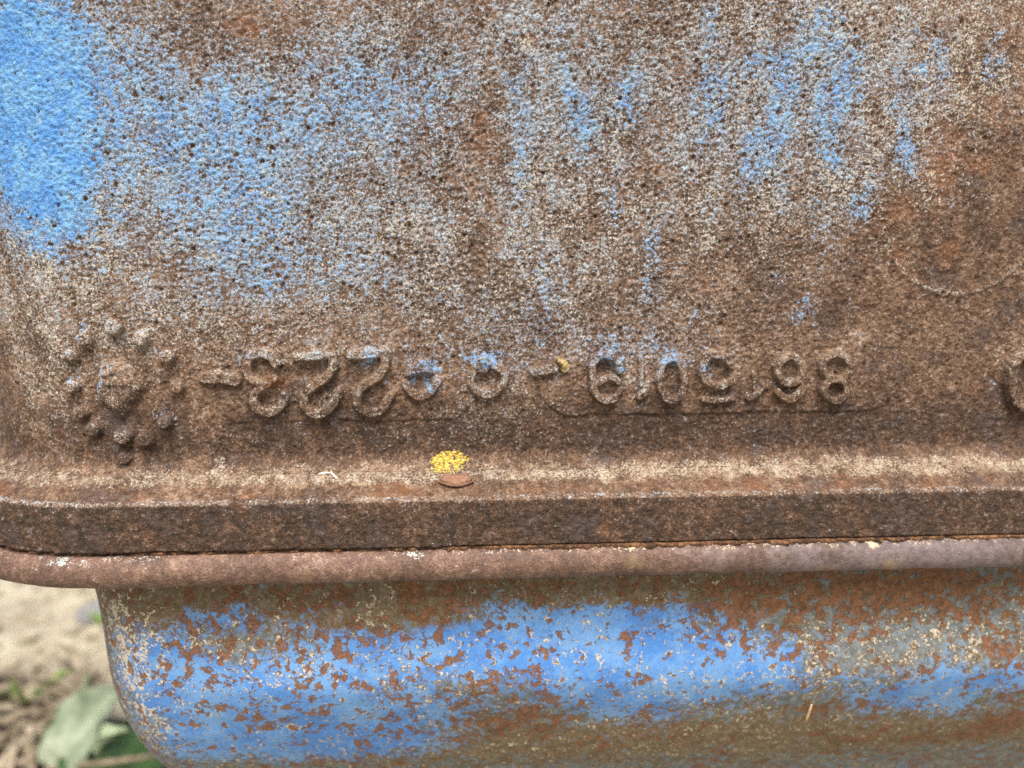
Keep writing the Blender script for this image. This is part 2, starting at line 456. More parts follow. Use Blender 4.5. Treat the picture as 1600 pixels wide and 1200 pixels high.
PAINT = [(x, y, rx * 1.4, ry * 1.4, a * 0.54) if (140 < x < 730 and y < 490) else (x, y, rx, ry, a) for x, y, rx, ry, a in PAINT]
BARE_B = [(655, 200, 30, 28, 0.3), (760, 200, 32, 60, 0.34), (745, 330, 25, 100, 0.25), (1010, 205, 45, 40, 0.22), (1040, 80, 40, 60, 0.16), (385, 40, 60, 35, 0.25), (300, 60, 50, 40, 0.2),
          (1150, 60, 22, 60, 0.16), (1370, 160, 22, 60, 0.18), (1000, 280, 70, 40, 0.12), (180, 245, 30, 20, 0.2), (235, 420, 50, 40, 0.14), (1530, 130, 18, 40, 0.15), (870, 300, 20, 90, 0.1), (480, 60, 40, 40, 0.1), (1110, 420, 200, 60, 0.08)]
CYAN_Z = [(300, 200, 420, 260, 0.5), (1000, 150, 420, 220, 0.40), (900, 520, 260, 90, 0.35), (1300, 150, 140, 160, 0.2)]
def wall_masks(s, z):
    wx = s + 0.0022 * fbm(s, z, 180, 3, 0.5, 71)
    wz = z + 0.0040 * fbm(s, z, 130, 3, 0.5, 72)
    cb = blobs(wx, wz, CREAM_B) - blobs(wx, wz, BARE_B)
    cs, cz = sz(1505, 325)
    dd = np.hypot(s - cs, z - cz) / (132 * MPP)
    ring = 0.42 * np.exp(-((dd - 1.0) / 0.035) ** 2) * sstep(-0.3, 0.8, ((s - cs) * 0.3 - (z - cz)) / (132 * MPP))
    xl = sz(150, 150)[0]
    cap = 0.98 - 0.49 * sstep(xl - 0.016, xl + 0.010, s + 0.004 * fbm(s, z * 0.4, 150, 3, 0.6, 75))
    cz_ = np.clip(blobs(wx, wz, CYAN_Z), 0, 1)
    return dict(paint=np.minimum(blobs(wx, wz, PAINT), cap) + 0.02 + 0.31 * cz_ + 0.13 * fbm(s, z * 0.65, 120, 3, 0.55, 74) * cz_ - 0.3 * np.clip(blobs(wx, wz, BARE_B), 0, 1), cream=0.5 * np.tanh(cb / 0.5) + 0.01 + 0.06 * cz_ + 0.15 * fbm(s, z * 0.75, 95, 3, 0.55, 73) * np.clip(cb * 3, 0.15, 1) + ring, orange=blobs(wx, wz, ORANGE_B),
                dark=blobs(wx, wz, DARK_B),
                cyan=cz_)

_c0, _c1 = sz(300, 700), sz(1300, 20)
PADS = [((335, 541), (735, 655), 0.0006, 30), ((840, 524), (1402, 642), 0.0008, 55)]

def wall_height(s, z, full=True):
    h = 0.00045 * fbm(s, z, 22, 2, 0.5, 3)
    h += 0.00013 * fbm(s, z, 190, 2, 0.6, 5)
    rough = 0.55 + 0.25 * sstep(-0.35, 0.35, fbm(s, z, 40, 2, 0.5, 9)) + 0.5 * ROUGH(s, z)
    gr = fbm(s, z, 720, 2, 0.62, 11)
    h += 0.00040 * gr * rough
    pr = np.clip(0.05 + 0.95 * ROUGH(s, z), 0, 1)
    pr = pr * (0.45 + 0.55 * sstep(-0.3, 0.4, fbm(s, z, 55, 2, 0.5, 19)))
    p = pits(s, z, 0.0023, 0.00018, 0.00082, 0.75 * pr, 101) + 0.8 * pits(s, z, 0.0012, 0.00014, 0.00036, 0.5 * pr, 111)
    h -= p * 0.85
    # faint round scar on the right
    cs, cz = sz(1505, 325)
    dd = np.hypot(s - cs, z - cz) / (132 * MPP)
    h += 0.0006 * np.exp(-((dd - 1) / 0.045) ** 2) * sstep(-0.2, 0.6, (cz - z) / (132 * MPP)) + 0.00018 * (dd < 1) * sstep(1.0, 0.96, dd)
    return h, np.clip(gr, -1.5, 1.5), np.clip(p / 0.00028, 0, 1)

_rz = [(560, 260, 520, 260, 0.75), (1060, 230, 300, 260, 1.1), (250, 330, 200, 150, 0.2), (900, 480, 400, 80, 0.4)]
def ROUGH(s, z):
    return np.clip(blobs(s, z, _rz), 0, 1)

def pad_height(s, z):
    h = np.zeros_like(s)
    for (x0, y0), (x1, y1), hh, rad in PADS:
        a, b = sz(x0, y0), sz(x1, y1)
        cx, cz = (a[0] + b[0]) / 2, (a[1] + b[1]) / 2
        hx, hz = abs(b[0] - a[0]) / 2, abs(b[1] - a[1]) / 2
        r = min(rad * MPP, hz * 0.98)
        wob = 0.0007 * fbm(s, z, 90, 2, 0.5, 33)
        qx, qz = np.abs(s - cx) - hx + r, np.abs(z - cz) - hz + r
        dd = np.hypot(np.maximum(qx, 0), np.maximum(qz, 0)) + np.minimum(np.maximum(qx, qz), 0) - r + wob
        top = 0.35 + 0.65 * sstep(hz * 0.9, -hz * 0.4, z - cz)       # worn away along the top edge
        h = np.maximum(h, hh * top * (0.95 + 0.30 * fbm(s, z, 60, 2, 0.5, 34)) * sstep(0.0004, -0.0007, dd))
    return h

# ================================================================== THE CASTING
Zl = zat(800, 727, 0.0)              # foot of the wall
Zc = zat(800, 779, -0.016)           # front edge of the ledge
Zf = zat(800, 852, -0.0163)          # bottom of the flange face
Zr0 = zat(800, 861, -0.0185)         # top of the pan rim
Zr1 = zat(800, 908, -0.0185)         # bottom of the pan rim
ZTOP = zat(800, -10, 0)
S_R, S_L = at_plane(1612, 600, 0)[0], XC - RC * np.pi / 2
S_VIEW = spacing([(S_L - 0.30, S_L, 0.02), (S_L, S_L + 0.045, 0.0012), (S_L + 0.045, S_R, 0.00036), (S_R, S_R + 0.14, 0.01)])
print('levels', Zl, Zc, Zf, Zr0, Zr1, ZTOP, len(S_VIEW))

cast = empty('engine_casting', (0.03, 0.12, Zf))
tag(cast, 'rusty cast iron engine housing with flaking blue paint and raised upside-down numbers', 'engine housing')

ZW = spacing([(Zl, ZTOP, 0.00036), (ZTOP, ZTOP + 0.12, 0.01)])
S, Z = np.meshgrid(S_VIEW, ZW)
fade = sstep(0, 0.0015, Z - Zl) * 1.0
h, gr, pt_ = wall_height(S, Z)
fil = 0.0052 * (1 - np.clip((Z - Zl) / 0.0062, 0, 1)) ** 2.4       # fillet into the ledge
X, Y = plan(S, h + fil)
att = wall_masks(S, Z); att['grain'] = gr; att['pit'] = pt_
foot = 1 - sstep(0.0004, 0.0026, Z - Zl + 0.0012 * fbm(S, Z, 120, 3, 0.6, 51))
sx = sstep(-0.02, 0.06, S)
att['cream'] = att['cream'] + foot * (0.34 + 0.14 * sx)
att['dark'] = att['dark'] * (1 - foot); att['dust'] = foot
mesh_obj('wall', np.stack([X, Y, Z], -1), grid_faces(*S.shape), M_CAST, cast, att)

# flange: ledge, worn front edge, face, underside
prof = []
def seg(a, b, n):
    for k in range(n): prof.append((a[0] + (b[0] - a[0]) * k / n, a[1] + (b[1] - a[1]) * k / n))
o0 = 0.0052
zl_in = Zl
e1 = (0.0146, Zc + 0.0007)
nled = 34
for k in range(nled):                                     # ledge: concave first, then a flat slope
    t = k / nled
    prof.append((o0 + (e1[0] - o0) * t, zl_in + (e1[1] - zl_in) * (1 - (1 - t) ** 1.25)))
for k in range(8):                                        # rounded edge
    a = k / 8 * R_(78)
    prof.append((e1[0] + 0.0016 * math.sin(a), e1[1] - 0.0016 * (1 - math.cos(a)) - 0.0004 * k / 8))
seg((prof[-1][0] + 0.0001, prof[-1][1] - 0.0003), (0.0166, Zf + 0.0005), 38)
seg((0.0166, Zf + 0.0005), (0.0160, Zf), 3)
seg((0.0160, Zf), (-0.03, Zf), 6)
prof.append((-0.03, Zf))
prof = np.array(prof)[::-1]
O_, Zp = prof[:, 0][:, None], prof[:, 1][:, None]
S2 = np.broadcast_to(S_VIEW[None, :], (len(prof), len(S_VIEW))).copy()
Ob, Zb = np.broadcast_to(O_, S2.shape).copy(), np.broadcast_to(Zp, S2.shape).copy()
X, Y = plan(S2, Ob)
Z2 = Zb.copy()
nrm = -normals_of(X, Y, Z2)
# make the normals point outward
arc = np.concatenate([[0], np.cumsum(np.hypot(np.diff(prof[:, 0]), np.diff(prof[:, 1])))])
T2 = np.broadcast_to(arc[:, None], S2.shape)
vis = sstep(-0.0002, 0.0003, Ob - 0.002)
led = sstep(0.0148, 0.0138, Ob) * (Ob > 0)
crease = np.exp(-((Ob - 0.0152) / 0.0010) ** 2) * (Zb > Zc - 0.004)  # pale line on the worn front edge, its highlight put into the colour
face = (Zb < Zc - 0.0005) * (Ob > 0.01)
gr = fbm(S2, T2, 560, 2, 0.65, 15)
hh = (0.00028 * gr * (1 - 0.5 * led) + 0.00018 * fbm(S2, T2, 150, 2, 0.6, 16) + 0.0004 * fbm(S2, T2, 24, 2, 0.5, 17)) * vis
hh -= 0.00013 * sstep(0.2, 0.7, fbm(S2, T2, 210, 2, 0.6, 18)) * face
hh *= sstep(Zl + 0.0001, Zl - 0.0008, Zb)
sg = 1.0 if nrm[len(prof) // 2, len(S_VIEW) // 2, 1] < 0 else -1.0
X, Y, Z2 = X + nrm[..., 0] * hh * sg, Y + nrm[..., 1] * hh * sg, Z2 + nrm[..., 2] * hh * sg
band = sstep(0.0106, 0.0078, Ob + 0.0014 * fbm(S2, T2, 100, 3, 0.6, 52)) * (Zb > Zc)
lx = sstep(XC - 0.03, XC + 0.04, S2)
sx = sstep(-0.02, 0.06, S2)
att = dict(paint=0.0 * S2, orange=0.30 * led * (1 - band) + 0.10 * face + 0.12 * np.clip(fbm(S2, T2, 30, 2, 0.5, 55), 0, 1) * led,
           cream=0.06 + band * (0.34 + 0.05 * sx + 0.08 * lx) + crease * (0.24 + 0.15 * (1 - lx)) - 0.13 * face - 0.02 * led * (1 - band),
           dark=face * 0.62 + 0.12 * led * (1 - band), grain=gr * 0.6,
           cyan=0.45 * crease + 0.35 * band * (1 - sx) + 0.0, pit=0.0 * S2, dust=np.clip(led, 0, 1))
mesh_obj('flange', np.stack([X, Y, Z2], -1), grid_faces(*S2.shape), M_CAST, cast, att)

# housing back, top and right end, out of the picture: a plain closed shell
def box(name, x0, x1, y0, y1, z0, z1, mat, parent):
    v = [(x, y, z) for z in (z0, z1) for y in (y0, y1) for x in (x0, x1)]
    f = [(0, 2, 3, 1), (4, 5, 7, 6), (0, 1, 5, 4), (2, 6, 7, 3), (0, 4, 6, 2), (1, 3, 7, 5)]
    return mesh_obj(name, v, f, mat, parent, smooth=False)
box('core', XC - RC + 0.012, S_R + 0.139, 0.03, 0.36, Zf + 0.004, ZTOP + 0.118, M_CAST, cast)

# ------------------------------------------------------------------ raised figures, pads and date clock
def seg_dist(s, z, pts):
    dmin = np.full(s.shape, 1e9)
    for (x0, y0), (x1, y1) in zip(pts[:-1], pts[1:]):
        dx, dy = x1 - x0, y1 - y0
        L = dx * dx + dy * dy + 1e-18
        t = np.clip(((s - x0) * dx + (z - y0) * dy) / L, 0, 1)
        dmin = np.minimum(dmin, np.hypot(s - x0 - t * dx, z - y0 - t * dy))
    return dmin

def poly_inside_dist(s, z, pts):
    pts = pts + [pts[0]]
    dd = seg_dist(s, z, pts)
    ins = np.zeros(s.shape, bool)
    for (x0, y0), (x1, y1) in zip(pts[:-1], pts[1:]):
        c = (y0 > z) != (y1 > z)
        ins ^= c & (s < (x1 - x0) * (z - y0) / (y1 - y0 + 1e-18) + x0)
    return np.where(ins, -dd, dd)

def smooth_line(pts, n=6):
    """Catmull-Rom through pixel points."""
    if len(pts) < 3: return pts
    P = [pts[0]] + list(pts) + [pts[-1]]
    out = []
    for i in range(1, len(P) - 2):
        for k in range(n):
            t = k / n
            q = []
            for a in (0, 1):
                p0, p1, p2, p3 = P[i - 1][a], P[i][a], P[i + 1][a], P[i + 2][a]
                q.append(0.5 * (2 * p1 + (p2 - p0) * t + (2 * p0 - 5 * p1 + 4 * p2 - p3) * t * t + (3 * p1 - p0 - 3 * p2 + p3) * t ** 3))
            out.append(tuple(q))
    out.append(pts[-1])
    return out

def ell(cx, cy, rx, ry, a0=0, a1=360, n=22):
    return [(cx + rx * math.cos(R_(a0 + (a1 - a0) * k / n)), cy + ry * math.sin(R_(a0 + (a1 - a0) * k / n))) for k in range(n + 1)]

def relief(name, strokes, label=None, fills=(), step=0.00026, sink=0.00006, wear=0.16, seed=0, with_pad=True, parent=cast, extra=None):
    """A raised cast figure: strokes = [(points, half width px, height m)], laid on the wall's own relief."""
    sm = []
    for pts, hw, ht in strokes:
        sm.append(([sz(*p) for p in smooth_line(pts)], hw * 1.02 * MPP, ht))
    fl = [([sz(*p) for p in pts], soft * MPP, ht) for pts, soft, ht in fills]
    allp = np.array([p for st, _, _ in sm for p in st] + [p for st, _, _ in fl for p in st])
    mg = 0.0042
    ss = np.arange(allp[:, 0].min() - mg, allp[:, 0].max() + mg, step)
    zz = np.arange(allp[:, 1].min() - mg, allp[:, 1].max() + mg, step)
    S, Z = np.meshgrid(ss, zz)
    h, gr, pt_ = wall_height(S, Z)
    wob = 0.00020 * fbm(S, Z, 300, 2, 0.6, 40 + seed)
    add = np.zeros_like(S)
    for pts, hw, ht in sm:
        dd = seg_dist(S, Z, pts) + wob
        core = sstep(hw * 1.10, hw * 0.58, dd)
        add = np.maximum(add, ht * (0.94 * core + 0.06 * sstep(hw * 2.4, hw * 0.8, dd)))
    for pts, soft, ht in fl:
        dd = poly_inside_dist(S, Z, pts) + wob
        add = np.maximum(add, ht * sstep(soft * 0.5, -soft, dd))
    if extra is not None: add = extra(S, Z, add)
    add *= 1 + wear * fbm(S, Z, 260, 2, 0.6, 60 + seed)
    pad = pad_height(S, Z) if with_pad else 0.0
    if with_pad: pad = np.where(pad > 0.00005, pad - 0.00005, 0)
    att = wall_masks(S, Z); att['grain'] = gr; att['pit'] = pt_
    att['cream'] = att['cream'] + 0.14 * sstep(0.0008, 0.0018, add)
    low = 0.00045 * fbm(S, Z, 22, 2, 0.5, 3)
    flat = 0.9 - 0.45 * sstep(0.0006, 0.0018, add)
    X, Y = plan(S, low + (h - low) * flat + pad + add - sink)
    k = add > sink * 0.5
    keep = k[:-1, :-1] | k[1:, :-1] | k[:-1, 1:] | k[1:, 1:]
    F = grid_faces(*S.shape, keep=keep)
    used, inv = np.unique(F, return_inverse=True)
    V = np.stack([X, Y, Z], -1).reshape(-1, 3)[used]
    o = mesh_obj(name, V, inv.reshape(-1, 4), M_CAST, parent, {kk: a.reshape(-1)[used] for kk, a in att.items()})
    if label: o['label'] = label
    return o

# the two pads the numbers stand on
for (x0, y0), (x1, y1), hh, rad in PADS:
    a, b = sz(x0, y0), sz(x1, y1)
    ss = np.arange(a[0] - 0.002, b[0] + 0.002, 0.00034); zz = np.arange(b[1] - 0.002, a[1] + 0.002, 0.00034)
    S, Z = np.meshgrid(ss, zz)
    h, gr, pt_ = wall_height(S, Z)
    pd = pad_height(S, Z)
    X, Y = plan(S, h + pd - 0.00005)
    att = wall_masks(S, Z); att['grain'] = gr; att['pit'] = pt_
    k = pd > 0.00002
    keep = k[:-1, :-1] | k[1:, :-1] | k[:-1, 1:] | k[1:, 1:]
    F = grid_faces(*S.shape, keep=keep)
    used, inv = np.unique(F, return_inverse=True)
    mesh_obj('number_pad', np.stack([X, Y, Z], -1).reshape(-1, 3)[used], inv.reshape(-1, 4), M_CAST, cast, {kk: q.reshape(-1)[used] for kk, q in att.items()})

HT = 0.0029
relief('raised_digit', [([(433, 567), (421, 554), (405, 551), (391, 561), (388, 577), (397, 591), (414, 597), (430, 590)], 8.5, HT),
                        ([(436, 580), (440, 592)], 6, HT * 0.5),
                        ([(420, 597), (404, 610), (399, 626), (408, 639), (425, 643), (440, 634), (447, 617)], 8.5, HT)], 'worn raised digit 3 standing upside down', seed=1)
relief('raised_digit', [([(467, 557), (494, 555), (519, 555)], 8, HT * 1.1), ([(519, 555), (522, 572), (512, 588), (490, 602), (478, 615), (477, 629), (486, 641), (500, 645), (515, 638), (527, 622), (530, 612)], 8.5, HT * 1.05)],
       'raised digit 2 standing upside down', seed=2)
relief('raised_digit', [([(547, 554), (575, 552), (600, 551)], 8, HT * 1.1), ([(600, 551), (602, 569), (593, 586), (571, 600), (560, 614), (560, 629), (570, 640), (585, 643), (600, 634), (610, 618)], 8.5, HT * 1.05)],
       'raised digit 2 standing upside down, blue on its bar', seed=3)
relief('raised_digit', [([(636, 600), (648, 614), (662, 617), (675, 607), (683, 595)], 8, HT * 0.95)], 'raised digit 4 standing upside down, bright blue', fills=[([(656, 546), (633, 588), (678, 583), (668, 560)], 6, HT * 1.1)], seed=4)
relief('raised_digit', [([(738, 583), (750, 563), (765, 566), (784, 580), (788, 593), (780, 607), (763, 616), (746, 610), (736, 596), (738, 583)], 7.5, HT * 0.9)], 'small raised round figure 0', fills=[([(738, 584), (750, 560), (770, 570), (762, 584)], 5, HT * 0.8)], seed=5)
relief('raised_digit', [([(967, 577), (962, 562), (948, 554), (932, 557), (924, 570), (924, 588), (926, 605), (933, 617), (945, 624), (958, 620)], 7.2, HT), ([(958, 620), (967, 610), (965, 597)], 6.0, HT * 0.55), ([(964, 595), (954, 588), (942, 591), (930, 598)], 6.6, HT * 0.9)],
       'raised digit 3 standing upside down, light blue on top', seed=6)
relief('raised_digit', [([(1000, 558), (1000, 580), (1000, 600)], 5, HT * 0.55), ([(1010, 598), (1003, 612), (998, 618)], 7, HT * 0.9)], 'worn raised digit 1', seed=7)
relief('raised_digit', [(ell(1047, 591, 19, 33), 7, HT)], 'raised oval digit 0', seed=8)
relief('raised_digit', [([(1139, 570), (1131, 558), (1115, 553), (1101, 559), (1094, 574), (1097, 589), (1109, 599), (1123, 601), (1139, 594)], 7.2, HT),
                        ([(1096, 622), (1118, 624), (1141, 620)], 5.5, HT * 0.75), ([(1140, 595), (1141, 620)], 5, HT * 0.4)], 'raised digit 5 standing upside down', seed=9)
relief('raised_digit', [([(1175, 556), (1177, 585), (1178, 608)], 5, HT * 0.42), ([(1188, 603), (1178, 616), (1168, 620)], 7, HT * 0.6)], 'nearly worn away raised digit 1', seed=10)
relief('raised_digit', [(ell(1230, 577, 19, 21), 7, HT), ([(1249, 582), (1249, 603), (1240, 618), (1226, 622), (1212, 612)], 7, HT)], 'raised digit 6 standing upside down', seed=11)
relief('raised_digit', [(ell(1301, 571, 20, 20), 7.2, HT), (ell(1299, 607, 17, 17), 6.8, HT)], 'raised digit 8', seed=12)
relief('raised_digit', [(ell(1604, 592, 32, 46), 11, HT * 1.35)], 'large raised digit 0 cut by the right edge', seed=13, with_pad=False)
relief('raised_dash', [([(322, 590), (350, 590), (369, 593)], 11, HT * 0.75)], None, seed=14)
relief('raised_dash', [([(834, 580), (850, 577), (864, 574)], 9, HT * 0.9)], None, seed=15)

dots = [(137, 529, 12), (181, 511, 13), (223, 528, 12), (264, 556, 11), (280, 603, 11), (260, 657, 11), (231, 684, 13), (195, 680, 13),
        (197, 714, 10), (149, 670, 12), (130, 643, 11), (117, 602, 11), (114, 554, 11)]
for k, (x, y, r) in enumerate(dots):
    relief('date_dot', [([(x - 1.5, y), (x + 1.5, y + 1)], r, 0.0036 if k not in (8, 9, 10) else 0.0028)], None, seed=20 + k, wear=0.05, with_pad=False)
def carve(S, Z, add):
    for pts in ([(168, 590), (190, 584), (207, 588)], [(166, 603), (190, 603), (212, 606)]):
        dd = seg_dist(S, Z, [sz(*p) for p in pts])
        add = add - 0.0004 * sstep(5.5 * MPP, 1.0 * MPP, dd) * (add > 0.0004)
    return add
relief('date_arrow', [([(163, 580), (161, 596), (162, 610)], 6, 0.0017), ([(165, 577), (182, 570), (203, 579)], 6, 0.0017)], None,
       fills=[([(158, 576), (185, 566), (214, 580), (228, 608), (192, 655), (166, 632), (157, 612)], 13, 0.0034)], seed=40, wear=0.12, extra=carve, with_pad=False)

# ================================================================== GASKET
gk = []
for k in range(9): gk.append((-0.01 + 0.0258 * k / 8, Zf - 0.0001))
gk += [(0.0161, Zf - 0.0005), (0.0158, Zr0 - 0.0002)]
gk = np.array(gk)[::-1]
S2 = np.broadcast_to(S_VIEW[None, ::2], (len(gk), len(S_VIEW[::2]))).copy()
sq = (fbm(S2, 0 * S2, 60, 3, 0.6, 81) * 0.0008 + fbm(S2, Zf + 0 * S2, 300, 3, 0.65, 82) * 0.0012 - 0.0008 + 0.0020 * sstep(-0.05, 0.05, S2))
O2 = np.broadcast_to(gk[:, 0][:, None], S2.shape) + sq * (gk[:, 0] > 0.01)[:, None]
X, Y = plan(S2, O2)
gasket = mesh_obj('gasket', np.stack([X, Y, np.broadcast_to(gk[:, 1][:, None], S2.shape)], -1), grid_faces(*S2.shape), M_GASKET)
tag(gasket, 'thin rusty gasket line squeezed between the iron flange and the pan rim', 'gasket')

# ================================================================== OIL PAN
pan = empty('oil_pan', (0.03, 0.12, Zr1 - 0.13))
tag(pan, 'chipped blue steel oil pan with rolled brown rim under the flange', 'oil pan')
hR = (Zr0 - Zr1) / 2
zm = (Zr0 + Zr1) / 2
rp = [(-0.03, Zr0 - 0.0009), (0.005, Zr0 - 0.0006), (0.0120, Zr0 - 0.0002)]
for k in range(31):
    a = R_(84) - R_(168) * k / 30
    rp.append((0.0150 + 0.0048 * math.cos(a) ** 0.75, zm + hR * math.sin(a) * 1.0))
rp += [(0.0146, Zr1 + 0.0004), (0.0138, Zr1 + 0.0022), (0.0134, Zr0 - 0.004), (0.0115, Zr0 - 0.0024), (-0.02, Zr0 - 0.0022)]
rp = np.array(rp)[::-1]
S2 = np.broadcast_to(S_VIEW[None, :], (len(rp), len(S_VIEW))).copy()
Ob = np.broadcast_to(rp[:, 0][:, None], S2.shape); Zb = np.broadcast_to(rp[:, 1][:, None], S2.shape)
front = sstep(0.0135, 0.0155, Ob)
Ob = Ob + front * (0.00004 * fbm(S2, Zb, 420, 2, 0.6, 91) + 0.0005 * fbm(S2, Zb, 22, 3, 0.5, 92) + 0.00012 * fbm(S2, Zb, 130, 2, 0.5, 95))
Zb = Zb + 0.00018 * fbm(S2, 0 * S2, 90, 3, 0.6, 93) * (Zb < zm)
X, Y = plan(S2, Ob)
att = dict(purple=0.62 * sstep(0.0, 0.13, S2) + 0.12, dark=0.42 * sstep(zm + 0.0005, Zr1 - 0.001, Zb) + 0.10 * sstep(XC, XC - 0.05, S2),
           cream=0.40 * (0.55 + 0.45 * sstep(-0.06, 0.06, S2)) * sstep(Zr0 - 0.0020, Zr0 - 0.0004, Zb + 0.0006 * fbm(S2, Zb, 200, 2, 0.6, 94)) + blobs(S2, Zb, [(60, 885, 22, 9, 0.22), (95, 885, 20, 12, 0.24), (118, 900, 10, 10, 0.2), (180, 880, 25, 8, 0.18), (235, 875, 16, 8, 0.22), (730, 885, 60, 14, 0.22), (645, 872, 14, 8, 0.26), (985, 848, 16, 10, 0.5), (1368, 855, 12, 8, 0.4), (610, 905, 20, 5, 0.2)], 0.0185),
           cyan=np.clip(blobs(S2, Zb, [(120, 885, 160, 30, 1.2), (700, 885, 110, 40, 1.0)], 0.0185), 0, 0.9))
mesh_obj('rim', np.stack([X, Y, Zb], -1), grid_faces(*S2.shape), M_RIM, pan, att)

# pan body: rounded-corner tub that draws in towards its bottom
YB, RB = -0.004, 0.032
def tangent_x(px, py, yb, rb):
    """Corner centre that puts the body's left outline on this sight line."""
    r = ray(px, py)
    dx, dy = r[0] / math.hypot(r[0], r[1]), r[1] / math.hypot(r[0], r[1])
    Yv = yb + rb - CAM[1]
    return (dx * Yv + rb) / dy
prof_px = [(150, 912), (150, 925), (158, 965), (165, 1010), (172, 1060), (181, 1100), (196, 1140), (214, 1172), (235, 1203), (262, 1235), (300, 1275), (350, 1330), (420, 1390)]
inset = [0.0]
XB0 = tangent_x(150, 925, YB, RB)
zs, xs = [], []
for px, py in prof_px:
    x = tangent_x(px, py, YB, RB)
    r = ray(px, py)
    # height on that sight line at the tangent point, about level with the corner
    t = (YB + 0.012 - CAM[1]) / r[1]
    zs.append(CAM[2] + r[2] * t); xs.append(x)
zs, xs = np.array(zs), np.array(xs) - XB0
zgrid = spacing([(zs[-1] - 0.004, zs[-4], 0.0009), (zs[-4], zs[0], 0.00042), (zs[0], Zr0 - 0.0023, 0.002)])
ins = np.interp(zgrid, zs[::-1], xs[::-1])
ker = np.ones(9) / 9
ins = np.convolve(np.pad(ins, 4, mode='edge'), ker, 'valid')
SB = spacing([(XB0 - RB * np.pi / 2 - 0.25, XB0 - RB * np.pi / 2, 0.02), (XB0 - RB * np.pi / 2, S_R + 0.01, 0.00042), (S_R + 0.01, S_R + 0.13, 0.01)])
S3, Z3 = np.meshgrid(SB, zgrid)
I3 = np.broadcast_to(ins[:, None], S3.shape)
H3 = 0.00003 * fbm(S3, Z3, 500, 2, 0.6, 131) + 0.0011 * fbm(S3, Z3, 14, 2, 0.5, 132) + 0.00010 * fbm(S3, Z3, 120, 2, 0.6, 134)
bulge = 0.0042 * np.exp(-((Z3 - zat(800, 1050, 0.0)) / 0.014) ** 2)
fr = sstep(XB0 - 0.03, XB0 + 0.05, S3)
O3 = -YB - I3 * (1.0 + 0.0 * fr) + bulge * fr + H3
X, Y = plan(S3, O3, XB0, RB + YB)
# the plan() corner turns about (XB0, RB+YB)
def pb(L): return blobs(S3 + 0.002 * fbm(S3, Z3, 120, 3, 0.6, 135), Z3 + 0.002 * fbm(S3, Z3, 120, 3, 0.6, 136), L, -YB)
xo = sz(0, 0)[0]
att = dict(paint=0.20 + pb([(300, 1170, 90, 30, 0.3), (1000, 1130, 150, 18, 0.18), (340, 965, 55, 22, 0.32), (255, 1000, 60, 28, 0.3), (500, 955, 60, 18, 0.3), (700, 985, 80, 25, 0.3), (770, 945, 50, 18, 0.25), (930, 960, 60, 16, 0.2), (380, 1085, 150, 60, 0.75), (250, 1075, 70, 50, 0.35), (480, 1140, 140, 60, 0.55), (600, 1165, 80, 45, 0.6), (430, 1195, 190, 35, 0.5), (640, 1030, 160, 40, 0.45), (770, 1010, 80, 40, 0.35),
                        (930, 1020, 140, 55, 0.75), (980, 1085, 120, 35, 0.65), (1080, 1035, 110, 60, 0.6), (1170, 1040, 60, 40, 0.4), (560, 1000, 60, 20, 0.35), (700, 1110, 90, 30, 0.35), (860, 960, 60, 20, 0.25), (1030, 960, 70, 22, 0.35), (360, 970, 40, 14, 0.3), (480, 985, 50, 16, 0.25),
                        (1440, 1090, 85, 38, 0.75), (1500, 1060, 80, 30, 0.4), (1590, 1050, 40, 30, 0.55), (1230, 1060, 50, 40, 0.3), (1320, 1060, 50, 20, 0.25), (220, 1040, 40, 40, 0.3)]),
           rusty=0.37 + pb([(800, 915, 900, 28, 0.13), (1420, 930, 220, 45, 0.36), (620, 950, 130, 35, 0.20), (520, 1000, 110, 30, 0.15), (1000, 955, 60, 20, 0.1), (330, 1050, 150, 40, 0.09), (750, 1080, 80, 40, 0.14), (750, 1150, 130, 40, 0.17), (850, 1130, 50, 40, 0.14), (1590, 1150, 50, 50, 0.4), (1490, 1190, 100, 20, 0.16), (1280, 1115, 40, 12, 0.3), (1310, 1170, 60, 20, 0.12), (1050, 1180, 80, 15, 0.1), (1140, 950, 60, 40, 0.16), (260, 940, 90, 25, 0.1), (1570, 1020, 40, 40, 0.2)]),
           chip=0.40 + pb([(190, 1000, 50, 70, 0.22), (170, 960, 25, 60, 0.2), (200, 1080, 30, 60, 0.25), (330, 1010, 120, 40, 0.10), (450, 1040, 90, 30, 0.08), (620, 1060, 120, 40, 0.06), (1050, 1065, 80, 14, 0.12), (1350, 1010, 170, 45, 0.12), (1500, 970, 120, 45, 0.10), (1220, 1050, 40, 30, 0.1), (230, 1150, 30, 50, 0.2), (930, 1100, 400, 20, 0.03)]),
           olive=0.48 + pb([(200, 950, 110, 50, 0.4), (1300, 1180, 350, 45, 0.5), (800, 1190, 300, 30, 0.3), (800, 930, 600, 25, 0.4), (500, 960, 200, 30, 0.25)]))
# outline edge stays dusty
mesh_obj('body', np.stack([X, Y, Z3], -1), grid_faces(*S3.shape), M_PAN, pan, att)
# pan floor and the unseen right end
zb = float(zgrid[0])
box('pan_floor', float(XB0) - 0.001, S_R + 0.128, 0.045, 0.30, zb - 0.002, zb + 0.004, M_PAN, pan)

